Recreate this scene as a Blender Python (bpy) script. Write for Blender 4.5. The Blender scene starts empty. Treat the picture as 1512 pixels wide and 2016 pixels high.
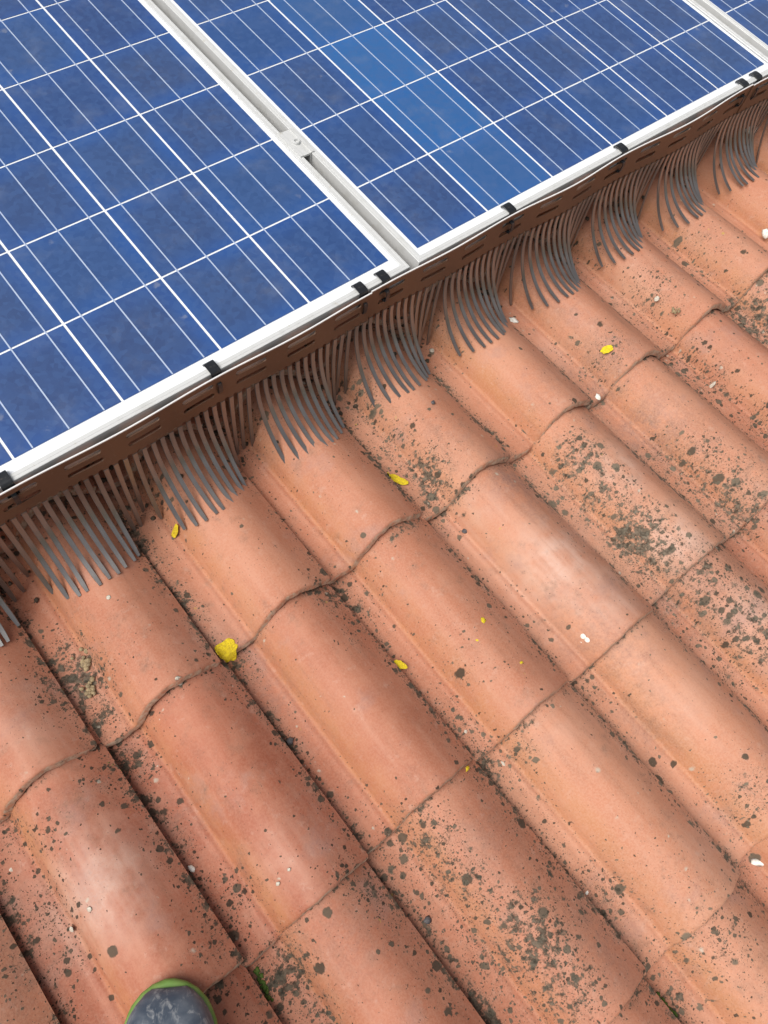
import bpy, bmesh, math, random
import numpy as np
from mathutils import Matrix, Vector

random.seed(7)
rng = np.random.default_rng(7)
S = bpy.context.scene
COL = S.collection

# ------------------------------------------------------------------ frame of the roof
# Everything on the roof is laid out in roof coordinates: x along the eave, y up the slope, z square to it
# (z = 0 is the glass of the solar panels).  MW pitches the roof and lifts it on its house.
PITCH = math.radians(17)
MW = Matrix.Translation((0, 0, 5.2)) @ Matrix.Rotation(PITCH, 4, 'X')

# ------------------------------------------------------------------ camera
cam_d = bpy.data.cameras.new('camera')
cam = bpy.data.objects.new('camera', cam_d)
COL.objects.link(cam)
RC = ((0.769664, -0.624878, 0.130937), (-0.523758, -0.735259, -0.430199), (0.365094, 0.262529, -0.893188))
cam_pos = Vector((-0.67133, -0.61664, 0.93724))
m = Matrix.Identity(4)
for r in range(3):
    m[r][0] = RC[0][r]
    m[r][1] = -RC[1][r]
    m[r][2] = -RC[2][r]
    m[r][3] = cam_pos[r]
cam.matrix_world = MW @ m
cam_d.sensor_fit = 'HORIZONTAL'
cam_d.sensor_width = 36
cam_d.lens = 36 * 1535.20 / 1512
cam_d.clip_start = 0.02
cam_d.clip_end = 2000
S.camera = cam

# ------------------------------------------------------------------ sky, sun, exposure
SUN_EL, SUN_AZ = math.radians(56), math.radians(255)     # azimuth clockwise from +Y
W = bpy.data.worlds.new('World')
S.world = W
W.use_nodes = True
nt = W.node_tree
nt.nodes.clear()
n_out = nt.nodes.new('ShaderNodeOutputWorld')
n_bg = nt.nodes.new('ShaderNodeBackground')
n_sky = nt.nodes.new('ShaderNodeTexSky')
n_sky.sky_type = 'NISHITA'
n_sky.sun_disc = False
n_sky.sun_elevation = SUN_EL
n_sky.sun_rotation = SUN_AZ
n_sky.air_density = 1.0
n_sky.dust_density = 3.0
n_bw = nt.nodes.new('ShaderNodeRGBToBW')
n_mix = nt.nodes.new('ShaderNodeMix')
n_mix.data_type = 'RGBA'
n_mix.inputs['Factor'].default_value = 0.80             # a bright overcast veil: the sky loses most of its blue
nt.links.new(n_sky.outputs[0], n_bw.inputs[0])
nt.links.new(n_sky.outputs[0], n_mix.inputs['A'])
nt.links.new(n_bw.outputs[0], n_mix.inputs['B'])
nt.links.new(n_mix.outputs['Result'], n_bg.inputs['Color'])
n_bg.inputs['Strength'].default_value = 0.105
nt.links.new(n_bg.outputs[0], n_out.inputs[0])
sun_d = bpy.data.lights.new('sun', 'SUN')
sun_d.energy = 2.3
sun_d.angle = math.radians(46)
sun_d.color = (1.0, 0.96, 0.9)
sun = bpy.data.objects.new('sun', sun_d)
COL.objects.link(sun)
sdir = Vector((math.sin(SUN_AZ) * math.cos(SUN_EL), math.cos(SUN_AZ) * math.cos(SUN_EL), math.sin(SUN_EL)))
sun.rotation_euler = sdir.to_track_quat('Z', 'Y').to_euler()
sun.location = (0, 0, 30)
S.view_settings.view_transform = 'Standard'
S.view_settings.look = 'None'
S.view_settings.gamma = 1
S.view_settings.use_curve_mapping = False
S.view_settings.exposure = 0.5
S.render.engine = 'CYCLES'

# ------------------------------------------------------------------ helpers
def new_mat(name, base=(.5, .5, .5), rough=.6, metal=0.0, spec=.5, coat=0.0, coat_rough=.05):
    mt = bpy.data.materials.new(name)
    mt.use_nodes = True
    b = mt.node_tree.nodes['Principled BSDF']
    b.inputs['Base Color'].default_value = (*base, 1)
    b.inputs['Roughness'].default_value = rough
    b.inputs['Metallic'].default_value = metal
    b.inputs['Specular IOR Level'].default_value = spec
    b.inputs['Coat Weight'].default_value = coat
    b.inputs['Coat Roughness'].default_value = coat_rough
    return mt

class NB:
    """small wrapper to write shader graphs as expressions"""
    def __init__(self, mt):
        self.t = mt.node_tree
        self.b = self.t.nodes['Principled BSDF']
    def n(self, kind, **kw):
        nd = self.t.nodes.new(kind)
        for k, v in kw.items():
            setattr(nd, k, v)
        return nd
    def put(self, sock, v):
        if isinstance(v, (int, float)):
            sock.default_value = v
        elif isinstance(v, tuple):
            sock.default_value = v if len(v) == len(sock.default_value) else (*v, 1)
        else:
            self.t.links.new(v, sock)
    def math(self, op, a, b=0.0, c=0.0, clamp=False):
        nd = self.n('ShaderNodeMath', operation=op, use_clamp=clamp)
        for i, v in enumerate((a, b, c)):
            self.put(nd.inputs[i], v)
        return nd.outputs[0]
    def mul(self, a, b): return self.math('MULTIPLY', a, b)
    def add(self, a, b): return self.math('ADD', a, b)
    def sub(self, a, b): return self.math('SUBTRACT', a, b)
    def step(self, v, lo, hi, a=0.0, b=1.0):
        nd = self.n('ShaderNodeMapRange', interpolation_type='SMOOTHSTEP')
        for i, x in enumerate((v, lo, hi, a, b)):
            self.put(nd.inputs[i], x)
        return nd.outputs[0]
    def mix(self, f, a, b, blend='MIX'):
        nd = self.n('ShaderNodeMix', data_type='RGBA', blend_type=blend, clamp_factor=True)
        self.put(nd.inputs['Factor'], f)
        self.put(nd.inputs['A'], a)
        self.put(nd.inputs['B'], b)
        return nd.outputs['Result']
    def noise(self, vec, scale, detail=3, rough=.55, dist=0.0):
        nd = self.n('ShaderNodeTexNoise')
        self.put(nd.inputs['Vector'], vec)
        self.put(nd.inputs['Scale'], scale)
        self.put(nd.inputs['Detail'], float(detail))
        self.put(nd.inputs['Roughness'], rough)
        self.put(nd.inputs['Distortion'], dist)
        return nd.outputs['Fac']
    def voro(self, vec, scale, randomness=1.0):
        nd = self.n('ShaderNodeTexVoronoi')
        self.put(nd.inputs['Vector'], vec)
        self.put(nd.inputs['Scale'], scale)
        self.put(nd.inputs['Randomness'], randomness)
        return nd.outputs['Distance'], nd.outputs['Color']
    def attr(self, name, kind='GEOMETRY'):
        nd = self.n('ShaderNodeAttribute', attribute_name=name, attribute_type=kind)
        return nd
    def vmath(self, op, a, b):
        nd = self.n('ShaderNodeVectorMath', operation=op)
        self.put(nd.inputs[0], a)
        self.put(nd.inputs[1], b)
        return nd.outputs[0]

def mesh_obj(name, bm, mt, parent=None, smooth=True, mats=None):
    me = bpy.data.meshes.new(name)
    bm.to_mesh(me)
    bm.free()
    for q in (mats or [mt]):
        me.materials.append(q)
    if smooth:
        for p in me.polygons:
            p.use_smooth = True
    return link(name, me, parent)

def link(name, me, parent=None):
    o = bpy.data.objects.new(name, me)
    COL.objects.link(o)
    if parent is not None:
        o.parent = parent
    return o

def auto_smooth(o, deg=35):
    me = o.data
    bm = bmesh.new()
    bm.from_mesh(me)
    for e in bm.edges:
        e.smooth = not (len(e.link_faces) == 2 and e.calc_face_angle(0) > math.radians(deg))
    bm.to_mesh(me)
    bm.free()

def tag(o, label, cat, group=None):
    o['label'] = label
    o['category'] = cat
    if group:
        o['group'] = group

def thing(name, label, cat, loc, group=None, rotz=0.0):
    o = bpy.data.objects.new(name, None)
    o.empty_display_size = .05
    COL.objects.link(o)
    o.matrix_world = MW @ Matrix.Translation(loc) @ Matrix.Rotation(rotz, 4, 'Z')
    tag(o, label, cat, group)
    return o

def seat(o, loc=(0, 0, 0), rotz=0.0, rot=None):
    o.matrix_world = MW @ Matrix.Translation(loc) @ (rot or Matrix.Rotation(rotz, 4, 'Z'))
    return o

def add_box(bm, x0, x1, y0, y1, z0, z1):
    vs = [bm.verts.new(p) for p in ((x0, y0, z0), (x1, y0, z0), (x1, y1, z0), (x0, y1, z0),
                                    (x0, y0, z1), (x1, y0, z1), (x1, y1, z1), (x0, y1, z1))]
    for f in ((0, 3, 2, 1), (4, 5, 6, 7), (0, 1, 5, 4), (1, 2, 6, 5), (2, 3, 7, 6), (3, 0, 4, 7)):
        bm.faces.new([vs[i] for i in f])

def add_loft(bm, rings, close=True, cap=True):
    """rings: list of point lists of one length"""
    rv = [[bm.verts.new(p) for p in r] for r in rings]
    n = len(rings[0])
    for a, b in zip(rv[:-1], rv[1:]):
        for i in range(n if close else n - 1):
            j = (i + 1) % n
            bm.faces.new((a[i], a[j], b[j], b[i]))
    if cap:
        bm.faces.new(list(reversed(rv[0])))
        bm.faces.new(rv[-1])
    return rv

def fix(bm):
    bmesh.ops.recalc_face_normals(bm, faces=bm.faces[:])

# ------------------------------------------------------------------ tile geometry
PU = [-.015, 0, .02, .036, .0445, .0510, .0550, .058, .064, .075, .09, .105, .122, .14, .157, .175, .19, .198]
PZ = [.003, .005, .002, .0004, .0015, .0011, .0042, .0115, .0235, .037, .0485, .0560, .0600, .0575, .0505, .0385, .027, .021]
TW, TL, TX0, TY0, TZ0, DROP = .1975, .3415, -.749, -.328, -.213, .0192

def cr(xs, ys, n):
    """smooth resample of a polyline (Catmull-Rom)"""
    pts = np.array(list(zip(xs, ys)))
    P = np.vstack([2 * pts[0] - pts[1], pts, 2 * pts[-1] - pts[-2]])
    t = np.linspace(0, len(pts) - 1 - 1e-6, n)
    out = []
    for s in t:
        i = int(s)
        f = s - i
        p0, p1, p2, p3 = P[i:i + 4]
        out.append(.5 * (2 * p1 + (p2 - p0) * f + (2 * p0 - 5 * p1 + 4 * p2 - p3) * f * f + (3 * p1 - p0 - 3 * p2 + p3) * f ** 3))
    return np.array(out)

PROF = cr(PU, PZ, 60)

# small misfits of the laid tiles (column, course) -> dx, dy
MISFIT = {(0, 0): (-.001, -.002), (1, 0): (-.0033, -.005), (2, 0): (.0049, .002), (3, 0): (-.003, .004), (4, 0): (-.001, -.0036),
          (5, 0): (.007, -.004), (6, 0): (.009, -.0044), (7, 0): (.014, -.004), (0, 1): (.0057, .0046), (1, 1): (.0037, -.0023),
          (2, 1): (.0042, .0034), (3, 1): (0, -.001), (4, 1): (-.0023, -.0063), (5, 1): (-.0013, .003), (2, 2): (.0073, .0033),
          (3, 2): (.0059, -.0058), (6, 1): (.006, .001), (7, 1): (.012, -.001), (8, 0): (.015, -.003), (9, 0): (.016, -.002),
          (8, 1): (.014, 0), (6, -1): (.008, .001), (7, -1): (.012, 0), (5, -1): (.006, 0), (4, 2): (.004, -.002), (5, 2): (.002, .001)}

def surf_z(x, y):
    """height of the tiled surface"""
    i = math.floor((x - TX0) / TW)
    u = x - TX0 - i * TW
    v = (y - TY0) / TL
    v -= math.floor(v)
    return TZ0 + float(np.interp(u, PROF[:, 0], PROF[:, 1])) - DROP * v

BLOBS = {
 'D': [(-0.729,-0.228,0.052,1.00),(-0.733,-0.297,0.031,0.80),(-0.723,-0.181,0.024,0.80),(-0.732,-0.365,0.029,1.00),(-0.738,-0.478,0.024,0.70),(-0.741,-0.500,0.020,0.80),(-0.707,-0.597,0.041,0.50),(-0.752,-0.620,0.037,0.60),(-0.709,-0.611,0.023,0.60),(-0.718,-0.709,0.042,1.00),(-0.682,-0.707,0.022,0.70),(-0.707,-0.764,0.038,0.70),(-0.908,-0.464,0.047,0.60),(-0.913,-0.525,0.027,0.60),(-0.896,-0.351,0.032,0.70),(-0.853,-0.389,0.045,0.45),(-0.774,-0.371,0.034,0.50),(-0.569,-0.347,0.034,0.50),(-0.544,-0.367,0.023,0.80),(-0.361,-0.347,0.035,0.90),(-0.342,-0.370,0.036,0.70),(-0.381,-0.426,0.023,0.50),(-0.340,-0.581,0.031,0.55),(-0.339,-0.620,0.027,0.70),(-0.339,-0.686,0.032,1.00),(-0.343,-0.750,0.043,0.60),(-0.342,-0.803,0.040,0.40),(-0.319,-0.913,0.049,0.60),(-0.348,-0.840,0.024,0.60),(-0.468,-0.704,0.052,0.75),(-0.470,-0.759,0.052,0.70),(-0.467,-0.815,0.045,0.60),(-0.447,-0.876,0.068,0.90),(-0.451,-0.945,0.053,0.80),(-0.507,-0.913,0.047,0.40),(-0.101,-0.262,0.039,1.00),(-0.115,-0.301,0.030,1.00),(-0.111,-0.188,0.044,0.60),(-0.158,-0.144,0.039,0.45),(0.128,-0.404,0.054,0.85),(0.099,-0.424,0.045,0.60),(0.114,-0.485,0.063,0.75),(0.110,-0.563,0.054,1.00),(0.106,-0.615,0.049,0.90),(0.303,-0.553,0.088,0.60),(0.314,-0.607,0.068,0.75),(0.297,-0.503,0.059,0.60),(0.302,-0.651,0.049,0.90),(0.143,-0.696,0.081,0.75),(0.142,-0.761,0.072,0.70),(0.137,-0.809,0.054,0.80),(0.070,-0.824,0.036,0.60),(-0.067,-0.949,0.038,0.70),(-0.242,-1.053,0.082,0.50),(-0.336,-1.068,0.034,0.90),(0.483,-0.431,0.064,0.60),(0.480,-0.369,0.065,0.60),(0.685,-0.388,0.070,1.00),(0.688,-0.329,0.035,0.70),(0.524,-0.227,0.076,0.55),(0.494,-0.218,0.066,0.40),(0.331,-0.280,0.060,0.50),(0.300,-0.286,0.040,0.50),(0.717,-0.203,0.083,0.40),(0.755,-0.230,0.072,0.40),(0.481,-0.034,0.057,0.60),(0.527,-0.069,0.045,0.50),(-0.092,-0.061,0.050,0.60),(-0.099,-0.101,0.036,0.60),(-0.503,-0.016,0.069,0.60),(-0.608,-0.006,0.058,0.60),(-0.300,-0.020,0.053,0.60),(-0.133,-0.029,0.046,0.50),(0.123,-0.059,0.048,0.40),(-0.260,-0.551,0.042,0.35),(-0.186,-0.565,0.036,0.25),(-0.175,-0.499,0.032,0.30),(-0.561,-0.701,0.037,0.80),(-0.564,-0.767,0.037,0.50),(-0.570,-0.834,0.045,0.50),(-0.581,-0.669,0.029,0.70),(-0.952,-0.497,0.038,0.50),(-0.935,-0.427,0.031,0.50),(0.493,-0.558,0.053,0.60),(-0.057,-0.323,0.034,0.40),(-0.285,-0.702,0.023,0.70),],
 'P': [(-0.523,-0.343,0.039,0.90),(-0.529,-0.416,0.042,0.60),(-0.519,-0.488,0.038,0.40),(0.009,-0.361,0.043,0.90),(0.017,-0.430,0.039,0.70),(0.293,-0.436,0.054,0.90),(0.284,-0.485,0.049,0.50),(0.097,-0.697,0.054,0.80),(-0.557,-0.584,0.044,0.50),(-0.369,-0.934,0.055,0.50),(-0.721,-0.475,0.046,0.50),(0.343,-0.102,0.062,0.50),(0.299,-0.300,0.070,0.70),(0.681,-0.130,0.060,0.40),(-0.061,-0.689,0.050,0.50),(-0.085,-0.638,0.049,0.50),(-0.116,-0.790,0.051,0.40),(-0.412,-0.750,0.045,0.40),(-0.616,-0.723,0.058,0.40),(-0.951,-0.470,0.069,0.50),(0.312,-0.667,0.068,0.50),(-0.065,-0.023,0.046,0.30),(-0.049,-0.235,0.043,0.30),(0.190,-0.283,0.056,0.35),],
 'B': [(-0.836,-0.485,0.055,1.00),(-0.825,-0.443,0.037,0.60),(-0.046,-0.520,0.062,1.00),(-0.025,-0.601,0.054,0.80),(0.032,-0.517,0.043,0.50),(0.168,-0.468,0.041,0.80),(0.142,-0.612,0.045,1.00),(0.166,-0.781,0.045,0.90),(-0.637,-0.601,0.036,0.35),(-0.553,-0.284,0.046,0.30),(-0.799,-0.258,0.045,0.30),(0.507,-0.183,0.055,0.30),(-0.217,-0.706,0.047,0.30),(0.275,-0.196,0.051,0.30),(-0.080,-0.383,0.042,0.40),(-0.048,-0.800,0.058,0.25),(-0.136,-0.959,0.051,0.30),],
}

ITEMS = {
 'lichen': [(-0.5359,-0.3163,0.0187),(-0.3440,-0.4922,0.0110),(-0.1442,-0.2455,0.0172),(0.3294,-0.2749,0.0090),(-0.4932,-0.1131,0.0074),(-0.3695,-0.6676,0.0045),(-0.2641,-0.4094,0.0039),(-0.2116,-0.5211,0.0055),(-0.2435,-0.5393,0.0062),(-0.2121,-0.6047,0.0054),(-0.2091,-0.7022,0.0039),(-0.4153,-0.7621,0.0045),],
 'chip': [(-0.0933,-0.6382,0.0108),(-0.1055,-1.0328,0.0177),(0.2717,-0.1020,0.0124),(0.8912,-0.2483,0.0179),(-0.7375,-0.5339,0.0068),(-0.3376,-0.8954,0.0072),(0.0900,-0.0658,0.0078),(0.2751,-0.3280,0.0090),(-0.8014,-0.4154,0.0059),(-0.7873,-0.4245,0.0059),(-0.9179,-0.3896,0.0063),(-0.8907,-0.4995,0.0061),(-0.6608,-0.6196,0.0043),(-0.6405,-0.6152,0.0036),(-0.7632,-0.6156,0.0044),(-0.6182,-0.3279,0.0074),(-0.5627,-0.3508,0.0053),(-0.2874,-0.5806,0.0047),(-0.3092,-0.6976,0.0071),(-0.3281,-0.6280,0.0047),(-0.5340,-0.7790,0.0046),(0.1144,-0.6130,0.0080),(0.0983,-0.6053,0.0072),(0.5157,-0.2425,0.0076),(0.4929,-0.4375,0.0064),(-0.8555,-0.4979,0.0052),(-0.1613,-0.0022,0.0063),(1.1094,-0.0228,0.0171),(-0.3182,-0.3918,0.0040),(-0.3257,-0.1013,0.0060),(-0.6314,-0.1676,0.0054),],
 'stone': [(-0.1067,-0.3813,0.0060),(-0.5396,-0.4813,0.0076),(-0.5318,-0.7807,0.0069),(-0.0221,-0.1817,0.0053),],
 'crumb': [(-0.7060,-0.2078,0.0160),(-0.7198,-0.2503,0.0134),(0.5193,-0.2848,0.0097),],
 'moss': [(-0.7497,-0.3549,0.0076),(-0.7494,-0.3804,0.0076),(-0.7404,-0.6884,0.0068),(-0.7439,-0.7120,0.0068),(-0.3489,-1.0507,0.0083),(-0.3470,-1.0695,0.0075),],
}

# ------------------------------------------------------------------ materials
def tile_material():
    mt = new_mat('terracotta', rough=.62, spec=.32)
    k = NB(mt)
    tc = k.n('ShaderNodeTexCoord')
    oi = k.n('ShaderNodeObjectInfo')
    rnd = oi.outputs['Random']
    obj = tc.outputs['Object']
    off = k.n('ShaderNodeCombineXYZ')
    k.put(off.inputs[0], k.mul(rnd, 37.0))
    k.put(off.inputs[1], k.mul(rnd, 91.0))
    k.put(off.inputs[2], k.mul(rnd, 53.0))
    p = k.vmath('ADD', obj, off.outputs[0])
    sep = k.n('ShaderNodeSeparateXYZ')
    k.put(sep.inputs[0], obj)
    U, V = sep.outputs[0], sep.outputs[1]
    aD = k.attr('lichen').outputs['Fac']
    aP = k.attr('stain').outputs['Fac']
    aB = k.attr('bleach_glare').outputs['Fac']
    tint = k.attr('tint', 'OBJECT').outputs['Fac']
    # fired clay: slow drift between salmon, orange and brick; tint also holds the roof's light falloff
    n1 = k.noise(p, 7, 4)
    n2 = k.noise(p, 28, 4, .6)
    n3 = k.noise(p, 150, 3, .6)
    pal = k.mix(tint, (.29, .080, .043), (.50, .212, .122))
    pal = k.mix(k.step(n1, .35, .68), pal, k.mix(tint, (.37, .120, .068), (.55, .268, .166)))
    pal = k.mix(k.mul(k.step(n2, .42, .72), .45), pal, (.45, .195, .12))
    # streaks of the extruder along the tile
    str_v = k.vmath('MULTIPLY', p, (60.0, 4.0, 60.0))
    ns = k.noise(str_v, 1.0, 3)
    pal = k.mix(k.mul(k.step(ns, .45, .75), .22), pal, (.56, .31, .22))
    pal = k.mix(k.mul(k.step(n3, .5, .8), .25), pal, (.33, .15, .10))
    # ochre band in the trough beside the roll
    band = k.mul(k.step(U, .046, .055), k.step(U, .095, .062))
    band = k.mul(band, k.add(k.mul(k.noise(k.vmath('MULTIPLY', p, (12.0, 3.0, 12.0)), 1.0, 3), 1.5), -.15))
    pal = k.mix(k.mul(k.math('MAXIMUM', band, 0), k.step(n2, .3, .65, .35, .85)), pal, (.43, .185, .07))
    # washed pale, chalky areas; the patch above the shoe is painted sky glare
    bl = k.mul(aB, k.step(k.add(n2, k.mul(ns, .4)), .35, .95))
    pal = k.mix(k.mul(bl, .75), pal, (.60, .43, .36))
    # grey-violet weathering film
    fl = k.mul(aP, k.step(k.add(k.mul(n2, .6), k.mul(n3, .5)), .38, .72))
    pal = k.mix(k.mul(fl, .9), pal, (.20, .115, .10))
    film = k.step(k.noise(p, 11, 5, .62), .55, .75)
    pal = k.mix(k.mul(film, .60), pal, (.33, .19, .16))
    soot = k.mul(k.step(k.noise(p, 34, 6, .72), .50, .78), k.step(k.noise(p, 6, 3), .36, .62))
    pal = k.mix(k.mul(soot, .68), pal, (.165, .105, .075))
    pale = k.step(k.noise(k.vmath('ADD', p, (5.1, 2.2, 7.7)), 48, 5, .7), .56, .74)
    pal = k.mix(k.mul(pale, .30), pal, (.58, .40, .32))
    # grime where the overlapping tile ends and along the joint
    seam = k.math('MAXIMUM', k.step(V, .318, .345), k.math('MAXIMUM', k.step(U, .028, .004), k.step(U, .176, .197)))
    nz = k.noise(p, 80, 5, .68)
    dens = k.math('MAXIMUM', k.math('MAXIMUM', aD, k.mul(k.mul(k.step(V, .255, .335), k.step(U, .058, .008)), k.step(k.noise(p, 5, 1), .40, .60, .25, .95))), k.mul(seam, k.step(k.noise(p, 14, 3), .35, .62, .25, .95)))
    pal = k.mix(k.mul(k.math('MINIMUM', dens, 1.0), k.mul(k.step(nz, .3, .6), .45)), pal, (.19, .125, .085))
    pal = k.mix(k.mul(k.step(ns, .48, .25), .30), pal, (.24, .11, .07))
    pores = k.noise(p, 520, 2, .6)
    pal = k.mix(k.mul(k.step(pores, .60, .75), .35), pal, (.20, .09, .06))
    pal = k.mix(k.step(k.noise(p, 330, 3, .7), .38, .62, 0, .30), pal, k.mix(tint, (.45, .20, .13), (.58, .33, .225)))
    # lichen thalli: three sizes of rounded spots, thick where the density is high
    warp = k.n('ShaderNodeTexNoise')
    k.put(warp.inputs['Vector'], p)
    k.put(warp.inputs['Scale'], 190.0)
    k.put(warp.inputs['Detail'], 2.0)
    wv = k.vmath('MULTIPLY', k.vmath('SUBTRACT', warp.outputs['Color'], (.5, .5, .5)), (.0052, .0052, .0052))
    q = k.vmath('ADD', k.vmath('MULTIPLY', p, (1.0, 1.0, .35)), wv)
    col = pal
    spots = None
    zone = k.math('MAXIMUM', k.step(U, .085, .050, .24, 1.2), k.step(U, .145, .188, .24, 1.1))
    patch = k.noise(p, 18, 3, .6)
    patch2 = k.noise(p, 9, 3, .6)
    for sc, lo, amp, base_d in ((44.0, .05, .33, .030), (72.0, .05, .33, .035), (125.0, .06, .32, .040), (230.0, .07, .32, .05), (400.0, .08, .30, .014)):
        d, c = k.voro(k.vmath('ADD', q, (sc * .37, sc * .11, 0.0)), sc, .72)
        cs = k.n('ShaderNodeSeparateColor')
        k.put(cs.inputs[0], c)
        dd = k.add(k.mul(dens, k.step(patch, .30, .62, .55, 1.5)), k.mul(k.step(patch2, .42, .66), base_d * 4.0))
        dd = k.mul(k.add(dd, base_d * .6), k.math('MAXIMUM', zone, k.step(aD, .15, .6)))
        alive = k.math('LESS_THAN', cs.outputs[0], k.mul(dd, 1.35))
        rad = k.add(k.mul(k.mul(cs.outputs[1], cs.outputs[1]), amp), lo)
        rad = k.add(rad, k.mul(dens, .07))
        sp = k.mul(alive, k.step(d, rad, k.mul(rad, .72)))
        shade = k.mix(cs.outputs[2], k.mix(tint, (.016, .014, .010), (.050, .042, .029)), k.mix(tint, (.060, .050, .036), (.17, .145, .105)))
        col = k.mix(k.mul(sp, .9), col, shade)
        spots = sp if spots is None else k.math('MAXIMUM', spots, sp)
    crust = k.step(k.add(k.mul(nz, 1.6), k.mul(dens, .56)), 1.22, 1.37)
    col = k.mix(k.mul(crust, .9), col, k.mix(k.step(k.noise(p, 170, 4, .7), .32, .68), (.022, .020, .014), k.mix(tint, (.075, .064, .045), (.19, .16, .12))))
    spots = k.math('MAXIMUM', spots, crust)
    # pale grey and yellowish thalli, few
    d, c = k.voro(k.vmath('ADD', q, (3.3, 1.7, .0)), 85.0)
    cs = k.n('ShaderNodeSeparateColor')
    k.put(cs.inputs[0], c)
    gl = k.mul(k.math('LESS_THAN', cs.outputs[0], k.add(k.mul(k.step(patch, .52, .7), .16), .012)),
               k.step(d, k.add(k.mul(cs.outputs[1], .32), .10), .05))
    col = k.mix(k.mul(gl, .75), col, k.mix(k.step(cs.outputs[2], .80, .82), (.46, .42, .34), (.45, .33, .06)))
    # fine black specks
    d, c = k.voro(q, 480.0)
    cs = k.n('ShaderNodeSeparateColor')
    k.put(cs.inputs[0], c)
    sk = k.mul(k.math('LESS_THAN', cs.outputs[0], k.add(k.mul(k.step(patch2, .40, .66), .05), k.mul(dens, .25))), k.step(d, .36, .2))
    col = k.mix(k.mul(sk, .7), col, (.10, .065, .045))
    # dirty broken front edge
    nrm = k.n('ShaderNodeNewGeometry')
    edge = k.attr('front').outputs['Fac']
    col = k.mix(k.mul(edge, k.step(nz, .34, .60, .0, .8)), col, k.mix(k.step(k.noise(p, 120, 4, .7), .28, .55), (.16, .12, .085), (.50, .40, .30)))
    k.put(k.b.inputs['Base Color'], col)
    k.put(k.b.inputs['Roughness'], k.add(k.mul(spots, .28), k.mix(n2, (.58,) * 3, (.74,) * 3)))
    bp = k.n('ShaderNodeBump')
    bp.inputs['Distance'].default_value = .0012
    bp.inputs['Strength'].default_value = .5
    hgt = k.add(k.mul(n3, .35), k.add(k.mul(k.noise(p, 700, 2), .22), k.mul(spots, .55)))
    hgt = k.add(hgt, k.mul(ns, .3))
    k.put(bp.inputs['Height'], hgt)
    k.put(k.b.inputs['Normal'], bp.outputs[0])
    return mt

M_TILE = tile_material()

def noisy(name, a, b, scale, rough=.6, metal=0.0, bump=.0, coat=0.0, spec=.5, detail=4):
    mt = new_mat(name, a, rough, metal, spec, coat)
    k = NB(mt)
    tc = k.n('ShaderNodeTexCoord')
    nz = k.noise(tc.outputs['Object'], scale, detail, .6)
    k.put(k.b.inputs['Base Color'], k.mix(k.step(nz, .35, .68), a, b))
    if bump:
        bp = k.n('ShaderNodeBump')
        bp.inputs['Distance'].default_value = bump
        bp.inputs['Strength'].default_value = .7
        k.put(bp.inputs['Height'], nz)
        k.put(k.b.inputs['Normal'], bp.outputs[0])
    return mt

def alu_material():
    mt = new_mat('anodised_aluminium', (.78, .79, .79), .42, .0, .5)
    k = NB(mt)
    tc = k.n('ShaderNodeTexCoord')
    o = tc.outputs['Object']
    n1 = k.noise(k.vmath('MULTIPLY', o, (3.0, 3.0, 3.0)), 12, 4)
    n2 = k.noise(o, 90, 4, .65)
    c = k.mix(k.mul(k.step(n1, .5, .75), .4), (.58, .585, .58), (.43, .43, .40))
    c = k.mix(k.mul(k.step(n2, .60, .74), .5), c, (.42, .38, .30))
    k.put(k.b.inputs['Base Color'], c)
    k.put(k.b.inputs['Metallic'], .1)
    return mt
M_ALU = alu_material()

def cell_material():
    mt = new_mat('silicon_cell', (.02, .05, .2), .35, 0, .5, coat=.55, coat_rough=.06)
    k = NB(mt)
    tc = k.n('ShaderNodeTexCoord')
    oi = k.n('ShaderNodeObjectInfo')
    o = tc.outputs['Object']
    rnd = oi.outputs['Random']
    off = k.n('ShaderNodeCombineXYZ')
    k.put(off.inputs[0], k.mul(rnd, 41.0))
    k.put(off.inputs[1], k.mul(rnd, 17.0))
    p = k.vmath('ADD', o, off.outputs[0])
    tint = k.attr('tint', 'OBJECT').outputs['Fac']
    sep = k.n('ShaderNodeSeparateXYZ')
    k.put(sep.inputs[0], o)
    # the nitride coat is thicker at the rim: bluer edges, duller middle
    ex = k.math('ABSOLUTE', sep.outputs[0])
    ey = k.math('ABSOLUTE', sep.outputs[1])
    rim = k.step(k.math('MAXIMUM', ex, ey), .035, .078)
    big = k.noise(p, 9, 3)
    rim = k.math('MULTIPLY', rim, k.step(big, .3, .7, .2, .75))
    dull = k.mix(rnd, (.015, .045, .160), (.026, .053, .150))
    blue = k.mix(rnd, (.012, .062, .26), (.010, .074, .30))
    c = k.mix(rim, dull, blue)
    c = k.mix(k.mul(tint, .75), c, (.012, .135, .40))
    d, vc = k.voro(p, 120)
    g = k.n('ShaderNodeSeparateColor')
    k.put(g.inputs[0], vc)
    c = k.mix(k.mul(g.outputs[0], .42), c, (.045, .105, .27))
    fine = k.noise(p, 900, 2)
    c = k.mix(k.mul(fine, .12), c, (.09, .14, .26))
    # dust and dried drops on the glass
    w = k.n('ShaderNodeNewGeometry').outputs['Position']
    du = k.step(k.noise(w, 16, 5, .65), .48, .85)
    c = k.mix(k.mul(du, .20), c, (.25, .27, .30))
    d2, v2 = k.voro(w, 24)
    s2 = k.n('ShaderNodeSeparateColor')
    k.put(s2.inputs[0], v2)
    dr = k.mul(k.math('LESS_THAN', s2.outputs[0], .10), k.step(k.add(d2, k.mul(k.noise(w, 140, 3), .35)), .36, .22))
    c = k.mix(k.mul(dr, .22), c, (.40, .40, .40))
    k.put(k.b.inputs['Base Color'], c)
    k.put(k.b.inputs['Coat Roughness'], k.step(du, 0, 1, .10, .28))
    return mt
M_CELL = cell_material()
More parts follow.
